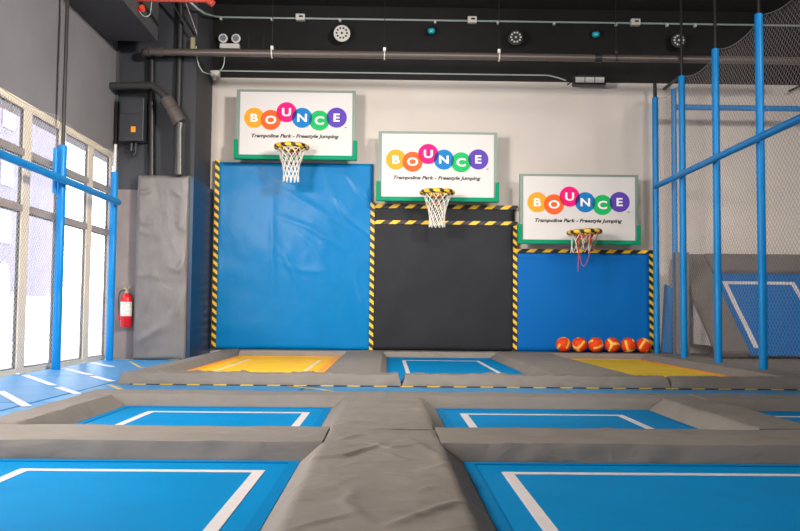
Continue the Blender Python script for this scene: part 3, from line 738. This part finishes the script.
for q in (sl(6.31, 6.38, .64, Ls - .25, -.029, -.026), sl(5.31, 6.31, .64, .71, -.029, -.026)):
    me = bpy.data.meshes.new('line'); q.to_mesh(me); q.free(); bm.from_mesh(me); bpy.data.meshes.remove(me)
obj('boundary_line', bm, M_tape, t)
bm = bmesh.new()   # side panel closing the wedge underneath
pts = [p0 + ld * .0 - nn * .09, p0 + ld * (Ls - .3) - nn * .09, Vector((0, 12.3, .115)), Vector((0, 13.3, .115)), Vector((0, 13.79, .115)), Vector((0, 13.79, p0.z - .1))]
pts = [p0 - nn * .09, p0 + ld * (Ls - .35) - nn * .09, Vector((0, 13.72, (p0 + ld * (Ls - .35) - nn * .09).z))]
a = [bm.verts.new(p + Vector((4.72, 0, 0)) - org) for p in pts]; b = [bm.verts.new(p + Vector((4.76, 0, 0)) - org) for p in pts]
bm.faces.new(a); bm.faces.new(b[::-1])
for i in range(3): bm.faces.new((a[i], b[i], b[(i + 1) % 3], a[(i + 1) % 3]))
obj('side_panel', bm, M_rwall, t)
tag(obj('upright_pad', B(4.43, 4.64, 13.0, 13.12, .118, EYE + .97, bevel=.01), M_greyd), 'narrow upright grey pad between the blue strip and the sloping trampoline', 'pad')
# small blue foam strip leaning on the wall
p = P(668.5, 283, 13.72); 
bm = bmesh.new(); f = [P(665, 284, 13.75), P(672.5, 288, 13.75), P(671.5, 353, 13.6), P(661.5, 351, 13.6)]
f[2].z = f[3].z = .125; a = [bm.verts.new(v) for v in f]; b = [bm.verts.new(v + Vector((0, .04, 0))) for v in f]
bm.faces.new(a); bm.faces.new(b[::-1])
for i in range(4): bm.faces.new((a[i], b[i], b[(i + 1) % 4], a[(i + 1) % 4]))
tag(obj('foam_strip', bm, M_post), 'short blue foam strip leaning on the wall right of the basketballs', 'foam strip')

# ------------------------------------------------------------------ fire extinguisher
e = P(125.7, 327, 12.6)
t = thing('fire_extinguisher', 'red fire extinguisher with white label on the wall beside the column pad', 'fire extinguisher', (e.x, 12.6, e.z))
bm = bmesh.new(); lathe(bm, [(.05, 0), (.076, .008), (.08, .03), (.08, .40), (.074, .44), (.05, .48), (.026, .50)], 24); obj('cylinder', bm, M_red, t, smooth=True)
bm = bmesh.new(); lathe(bm, [(.0815, .16), (.0815, .37)], 24); obj('label', bm, M_label, t, smooth=True)
bm = bmesh.new(); lathe(bm, [(.026, .50), (.026, .53), (.018, .535), (.018, .56)], 12)
obj('valve', bm, M_brass, t, smooth=True)
bm = bmesh.new(); box(bm, -.015, .015, -.09, .02, .56, .575); tube(bm, [(0, -.01, .575), (-.05, -.04, .64)], .01, 6); tube(bm, [(.02, 0, .56), (.06, -.02, .60)], .01, 6)
obj('lever', bm, M_brass, t)
bm = bmesh.new(); tube(bm, arc((-.02, -.02, .54), (-.13, -.02, .56), (-.105, -.02, .35), 8) + [Vector((-.098, -.02, .18))], .009, 7); obj('hose', bm, M_steel, t, smooth=True)
bm = bmesh.new(); tube(bm, [(-.098, -.02, .19), (-.092, -.02, .10)], [.010, .017], 8); obj('nozzle', bm, M_red, t, smooth=True)
obj('wall_hook', B(-.02, .02, .08, .118, .38, .50), M_dark, t)

# ------------------------------------------------------------------ corner block: box, pipes
a = P(118.5, 97, CY - .25); b = P(143, 141, CY - .25)
t = thing('equipment_box', 'black wall box with small orange sticker above the extinguisher', 'box', (a.x, CY, b.z))
w, h = b.x - a.x, a.z - b.z
obj('housing', B(.02, w, -.25, -.001, 0, h, bevel=.01), mat('box_dark_grey', (50, 51, 55), .45), t)
obj('sticker', B(w * .52, w * .70, -.256, -.2505, h * .2, h * .33), M_yellowsq, t)
obj('lid', B(.05, w - .05, -.258, -.2505, h * .62, h * .95), M_colup, t)
bm = bmesh.new(); tube(bm, [(w * .45, -.12, 0), (w * .45, -.12, -.13)], .03, 8); tube(bm, [(w * .62, -.12, 0), (w * .62, -.12, -.16), (w * .55, -.14, -.2)], .022, 8)
obj('cable_gland', bm, M_dark, t)
Yp = CY - .30
pp = [P(108, 86, Yp), P(152, 85.5, Yp), P(160, 90, Yp), P(168, 101, Yp)]; pp[0].x = XL + .001
t = thing('drain_pipe', 'grey pipe leaving the left wall, bending down to a fat sleeve beside the column', 'pipe', pp[0])
def rel(ps): return [q - Vector(t.location) for q in ps]
obj('pipe_run', T(rel([pp[0], pp[1]] + arc(pp[1], pp[2], pp[3], 4)[1:]), .058, 14), M_pipe2, t, smooth=True)
q0, q1 = P(166, 99, Yp), P(180, 123, Yp)
obj('insulating_sleeve', T(rel([q0, q1]), .105, 18), mat('silver_grey_sleeve', (96, 88, 84), .35, metal=.3), t, smooth=True)
obj('sleeve_collar', T(rel([q0.lerp(q1, .4), q0.lerp(q1, .43)]), .109, 18), M_pipe2, t, smooth=True)
obj('down_pipe', T(rel([q1, P(179, 131, Yp), P(179, 175, Yp)]), .08, 16), M_pipe2, t, smooth=True)
tag(obj('riser_pipe', T([P(151.5, 60, CY - .07), P(151.5, 60, CY - .07) * 1, P(151.5, 176, CY - .07)][::2], .055, 12), M_steel, smooth=True), 'dark upright pipe behind the bent grey pipe', 'pipe')
tag(obj('riser_pipe', T([Vector((P(186, 60, CY - .06).x - .1, CY - .06, HC - .01)), Vector((P(186, 60, CY - .06).x - .1, CY - .06, EYE + 2.0))], .05, 12), M_dark, smooth=True), 'black upright pipe at the right corner of the dark block', 'pipe')

# ------------------------------------------------------------------ ceiling services
Ys = 12.45
a = P(150, 52.3, Ys); b = P(598, 57.5, Ys); zz = (a.z + b.z) / 2
t = thing('sprinkler_main', 'long grey-brown pipe spanning the room below the ceiling', 'pipe', (a.x, Ys, zz))
L = 6.2 - a.x
obj('pipe_run', T([(0, 0, 0), (L, 0, 0)], .055, 16), M_pipe, t, smooth=True)
obj('elbow', T(arc((-.0, 0, 0), (-.1, 0, 0), (-.1, .14, 0), 6), .066, 14), M_pipe, t, smooth=True)
for px in (159, 598): x = P(px, 55, Ys).x - a.x; obj('coupling', T([(x - .05, 0, 0), (x + .05, 0, 0)], .068, 16), M_pipe if px < 500 else M_dark, t, smooth=True)
for px in (272, 384.5, 499, 616):
    x = P(px, 50, Ys).x
    h = thing('pipe_hanger', 'thin rod hanger holding the ceiling pipe ' + {272: 'above the highest hoop', 384.5: 'left of the middle hoop', 499: 'right of the middle hoop', 616: 'above the lowest hoop'}[px], 'hanger', (x, Ys, zz), 0, 'pipe hangers')
    obj('rod', T([(0, 0, .07), (0, 0, HC - zz - .001)], .006, 6), M_steel, h)
    bm = bmesh.new(); n = 16
    ring = [(0, .066 * math.cos(2 * PI * k / n), .066 * math.sin(2 * PI * k / n)) for k in range(n)]
    tube(bm, ring + [ring[0]], .010, 6, cap=False); box(bm, -.02, .02, -.02, .02, .05, .11); obj('clamp', bm, M_plastic if px < 550 else M_dark, h)
def WB(px, py, dy=.1): return P(px, py, YB - .06 - dy)
# upper conduit
zc = WB(400, 19.8, .03).z; x0, x1 = WB(212, 17, .03).x, 7.8
t = thing('conduit', 'upper white conduit line on the black wall band, with junction boxes', 'conduit', (x0, YB - .09, zc))
o0 = Vector((x0, YB - .09, zc))
obj('tube', T([P(190, 2, 12.5) - o0, P(198, 9, 12.58) - o0, P(205, 13.5, 12.75) - o0, P(212, 15.5, 13.3) - o0, P(216, 16.5, 13.7) - o0, Vector((.16, 0, 0))] + [Vector((x1 - x0, 0, 0))], .016, 8), M_conduit, t, smooth=True)
for px in (221, 272, 340, 435, 498, 554, 616, 667, 695): x = WB(px, 20, .03).x - x0; obj('clip', B(x - .018, x + .018, -.03, .029, -.05, -.01), M_plastic, t)
for px in (300.5, 472, 635):
    x = WB(px, 20, .03).x - x0
    bx_ = obj('junction_box', B(x - .075, x + .075, -.06, .029, -.045, .06, bevel=.006), M_plastic, t)
    obj('cover_mark', B(x - .02, x + .045, -.064, -.0605, -.0, .03), M_dark, bx_)
zc2 = WB(380, 73, .03).z; xa2, xb2 = WB(213, 72, .03).x, WB(545, 75, .03).x
t = thing('conduit', 'lower thin conduit just above the beige wall, ending at the floodlight', 'conduit', (xa2, YB - .09, zc2))
e1 = WB(566, 80.5, .03) - Vector((xa2, YB - .09, zc2))
obj('tube', T([Vector((0, 0, 0)), Vector((xb2 - xa2, 0, 0))] + arc((xb2 - xa2, 0, 0), (xb2 - xa2 + .12, 0, 0), e1, 6)[1:], .012, 8), M_conduit, t, smooth=True)
# small camera/junction with cable loops at left
c = WB(215, 74, .1)
t = thing('wall_camera', 'small white camera box with looping cables at the left end of the lower conduit', 'camera', c)
obj('body', B(-.07, .07, -.05, .099, -.04, .05, bevel=.01), M_plastic, t)
bm = bmesh.new(); bmesh.ops.create_uvsphere(bm, u_segments=16, v_segments=10, radius=.045, matrix=Matrix.Translation((0, -.03, -.06))); obj('dome', bm, M_plastic, t, smooth='all')
bm = bmesh.new(); tube(bm, [(-.05, 0, .03), P(209, 74, 13.2) - c, P(203, 72, 12.68) - c, P(199, 66, 12.64) - c, P(197, 58, 12.64) - c, P(196, 46, 12.64) - c], .009, 6); tube(bm, arc((.05, .0, .04), (.18, 0, .1), (.14, 0, .37), 8), .009, 6); obj('cable', bm, M_conduit, t, smooth=True)
# emergency twin lamp
c = WB(230, 46, .06)
t = thing('emergency_light', 'white twin-head emergency light on the black band above the pipe', 'emergency light', c)
obj('housing', B(-.16, .16, -.05, .059, -.05, .03, bevel=.008), M_plastic, t)
for s in (-1, 1):
    bm = bmesh.new(); lathe(bm, [(.03, -.04), (.072, 0), (.075, .04), (.06, .045)], 20); bmesh.ops.rotate(bm, cent=(0, 0, 0), matrix=Matrix.Rotation(PI / 2, 3, 'X'), verts=bm.verts)
    o = obj('lamp_head', bm, M_plastic, t, smooth=True); o.location = (s * .105, -.02, .11)
    o2 = obj('lens', disc_bm(circle(0, 0, .05, 20), -.05, -.046), M_extd, o)
# round lights
def round_light(px, py, r, m1, m2, label, ringn=10):
    c = WB(px, py, .2); t = thing('round_spotlight', label, 'light', c, 0, 'round spotlights on the black band')
    bm = bmesh.new(); lathe(bm, [(r * .55, -.10), (r, -.02), (r, .03), (r * .92, .035)], 28); bmesh.ops.rotate(bm, cent=(0, 0, 0), matrix=Matrix.Rotation(PI / 2, 3, 'X'), verts=bm.verts)
    obj('lamp_body', bm, m1, t, smooth=True)
    f = obj('lamp_face', disc_bm(circle(0, 0, r * .9, 28), -.042, -.036), m2, t)
    for k in range(ringn):
        a = 2 * PI * k / ringn; obj('led', disc_bm(circle(r * .62 * math.cos(a), r * .62 * math.sin(a), r * .13, 8), -.047, -.0425), M_dark if m2 is M_plastic else M_plastic, f)
    obj('led', disc_bm(circle(0, 0, r * .15, 8), -.047, -.0425), M_dark if m2 is M_plastic else M_plastic, f)
    bm = bmesh.new(); tube(bm, [(0, .04, .0), (0, .199, .0)], .02, 8); tube(bm, [(-r * .9, 0, 0), (-r * .9, .08, r * 1.1), (r * .9, .08, r * 1.1), (r * .9, 0, 0)], .012, 6); obj('yoke', bm, M_dark, t)
    return t
round_light(342, 33.8, .135, M_plastic, M_plastic, 'round white spotlight on the black band between the left and middle hoops')
round_light(515.5, 38, .125, M_dark, M_dark, 'round black spotlight with pale dots above the middle of the wall')
round_light(678, 41, .12, M_dark, M_dark, 'round black spotlight beside the right net posts')
for px, py, lb in ((431.5, 29.5, 'small cyan-fronted lamp above the middle hoop'), (596, 33, 'small cyan-fronted lamp above the lowest hoop')):
    c = WB(px, py, .12); t = thing('cyan_lamp', lb, 'light', c, 0, 'cyan lamps on the black band')
    bm = bmesh.new(); lathe(bm, [(.04, .05), (.06, .03), (.065, 0)], 16); tube(bm, [(0, 0, .04), (0, .119, .05)], .018, 6); obj('cap', bm, M_dark, t, smooth=True)
    bm = bmesh.new(); lathe(bm, [(.062, .0), (.068, -.03), (.05, -.065), (.02, -.075)], 16); obj('lens', bm, M_cyan, t, smooth=True)
# floodlight with three panels
c = WB(590, 79.5, .28)
t = thing('floodlight', 'dark floodlight with three pale panels at the top of the beige wall', 'floodlight', c)
bm = bmesh.new(); box(bm, -.26, .26, 0, .16, -.085, .07, bevel=.01); obj('housing', bm, M_dark, t)
for k in range(3): obj('light_panel', B(-.235 + k * .16, -.235 + k * .16 + .145, -.008, -.0005, -.05, .035), M_plastic, t)
bm = bmesh.new(); obj('bracket', T([(-.24, .1, .06), (-.12, .32, .22)], .012, 6), M_dark, t); obj('bracket', T([(.24, .1, .06), (.3, .32, .2)], .012, 6), M_dark, t); obj('side_stub', T([(-.255, .06, 0), (-.36, .05, -.08)], .012, 6), M_dark, t); bm.free()
# dark access frame and braces
c = WB(256, 47, .02); bm = bmesh.new()
for q in ((-.14, -.10, -.20, .20), (.10, .14, -.20, .20)): box(bm, c.x + q[0], c.x + q[1], c.y, c.y + .019, c.z + q[2], c.z + q[3])
box(bm, c.x - .10, c.x + .10, c.y, c.y + .019, c.z - .20, c.z - .18)
tag(obj('wall_frame', bm, M_ceil), 'black U-shaped frame on the black band beside the emergency light', 'frame')
a, b = P(668, 3, 12.33), P(690, -20, 12.33)
tag(obj('brace', T([P(664, 89, 13.3), P(678, 78, 12.4)], .025, 6), M_dark), 'short black brace near the top of the right net posts', 'brace')
tag(obj('brace', T([P(169, -2, 12.45), P(193, 36, 12.62)], .018, 6), M_steel), 'slanting dark steel brace under the ceiling at left', 'brace', 'slanting braces')
tag(obj('brace', T([P(184, -2, 12.5), P(197, 34, 12.66)], .009, 6), M_pipe), 'thin slanting rod beside the steel brace under the ceiling at left', 'brace', 'slanting braces')
tag(obj('cable_tag', B(*(lambda c: (c.x - .03, c.x + .03, 12.60, 12.64, c.z - .15, c.z + .05))(P(193, 41, 12.62))), M_brass), 'pale tag hanging at the end of the slanting brace', 'tag')
# red pipe and valve
a = P(168, -.5, 11.2); b = P(208, 0, 11.2)
t = thing('red_pipe', 'red sprinkler pipe at the top left of the picture with a capped end', 'pipe', (b.x, 11.2, a.z))
obj('pipe_run', T([(-1.35, 0, 0), (0, 0, 0)], .035, 12), M_redpipe, t, smooth=True)
obj('end_cap', T([(-.02, 0, 0), (.03, 0, -.02), (.07, 0, -.055)], [.038, .05, .045], 12), M_redpipe, t, smooth=True)
c = P(135, 6, 11.2)
t = thing('valve', 'small red valve with wheels under the red pipe', 'valve', c)
bm = bmesh.new()
for q in ((-.05, 0, .06), (.0, -.02, .0), (.06, .01, -.05)): bmesh.ops.create_uvsphere(bm, u_segments=10, v_segments=8, radius=.03, matrix=Matrix.Translation(q))
tube(bm, [(-.06, 0, .08), (.07, 0, -.06)], .018, 8); obj('body', bm, M_red, t, smooth=True)
obj('hand_wheel', T([(.1, -.03, -.02), (.1, .03, -.04)], .035, 10), M_bracket, t); obj('hand_wheel', T([(-.02, -.05, .1), (-.02, .0, .1)], .03, 10), M_bracket, t)
obj('cable', T([(.05, 0, -.05)] + arc((.05, 0, -.05), (.13, 0, -.2), (.2, .02, -.1), 6)[1:] + [Vector((.22, .02, .12))], .006, 6), M_conduit, t)
# wall hook details on the right of the band
tag(obj('wall_bracket', T([P(789, 91, 13.7), P(800, 86, 13.7), P(806, 84, 13.7)], .018, 6), M_dark), 'small black bracket on the wall far right behind the net', 'bracket')

# ------------------------------------------------------------------ light
w = bpy.data.worlds.new('sky'); bpy.context.scene.world = w; w.use_nodes = True
bg = w.node_tree.nodes['Background']; bg.inputs[0].default_value = (.97, .97, 1.0, 1); bg.inputs[1].default_value = 7.5
sd = bpy.data.lights.new('sun', 'SUN'); sd.energy = 5; sd.angle = .009; sd.color = (1, .96, .9)
so = bpy.data.objects.new('sun', sd); C.objects.link(so)
el = math.radians(48); d = Vector((-.8 * math.cos(el), -.6 * math.cos(el), -math.sin(el)))
so.rotation_euler = d.to_track_quat('-Z', 'Y').to_euler()
def area(x, y, z, sx, sy, e, col=(1, .95, .88), target=None, spread=180):
    l = bpy.data.lights.new('added_fill_lamp', 'AREA'); l.shape = 'RECTANGLE'; l.size = sx; l.size_y = sy; l.energy = e; l.color = col; l.spread = math.radians(spread)  # fill lamp without a fixture, added out of view to brighten the room
    o = bpy.data.objects.new('added_fill_lamp', l); C.objects.link(o); o.location = (x, y, z)
    if target: o.rotation_euler = (Vector(target) - o.location).to_track_quat('-Z', 'Y').to_euler()
    return o
for x, y in ((-1.0, 1.0), (2.2, 1.5)):
    area(x, y, 5.5, 1.6, .6, 34, target=(x, y + .8, 0))  # added overhead fill for the foreground
area(-3.5, 3.9, 2.9, 1.0, .6, 150, target=(1.3, 4.0, 0), spread=130)  # added low fill from the window side, brightens the pads' left slopes
area(.4, 8.6, 5.55, 3.2, .6, 48, target=(.4, 10.8, 0), spread=130)  # added fill over the back row of pads and beds
area(-3.3, 5.6, 3.5, .8, .5, 82, target=(1.2, 13.9, 2.0), spread=80)  # added fill from the left, throws the board shadows to the right
area(-3.4, 7.0, 2.6, .5, .5, 28, target=(1.6, 13.9, 1.8), spread=90)  # second added fill from the left for the back wall
for x, pw in ((1.0, 30), (5.6, 60)):
    area(x, 5.2, 4.9, 1.2, .6, pw, target=(x * .8 + 1.2, 13.9, 2.0), spread=75)  # added wash on the back wall and its right end
area(4.5, 3.0, 4.9, 1.2, .6, 290, target=(-4.1, 10.5, 2.6), spread=80)  # added fill aimed at the left wall and window frames

sc = bpy.context.scene
sc.view_settings.view_transform = 'Standard'; sc.view_settings.look = 'None'; sc.view_settings.gamma = 1; sc.view_settings.use_curve_mapping = False
sc.view_settings.exposure = 0.0
sc.cycles.use_denoising = True; sc.cycles.max_bounces = 8; sc.cycles.transparent_max_bounces = 16
sc.cycles.sample_clamp_indirect = 8
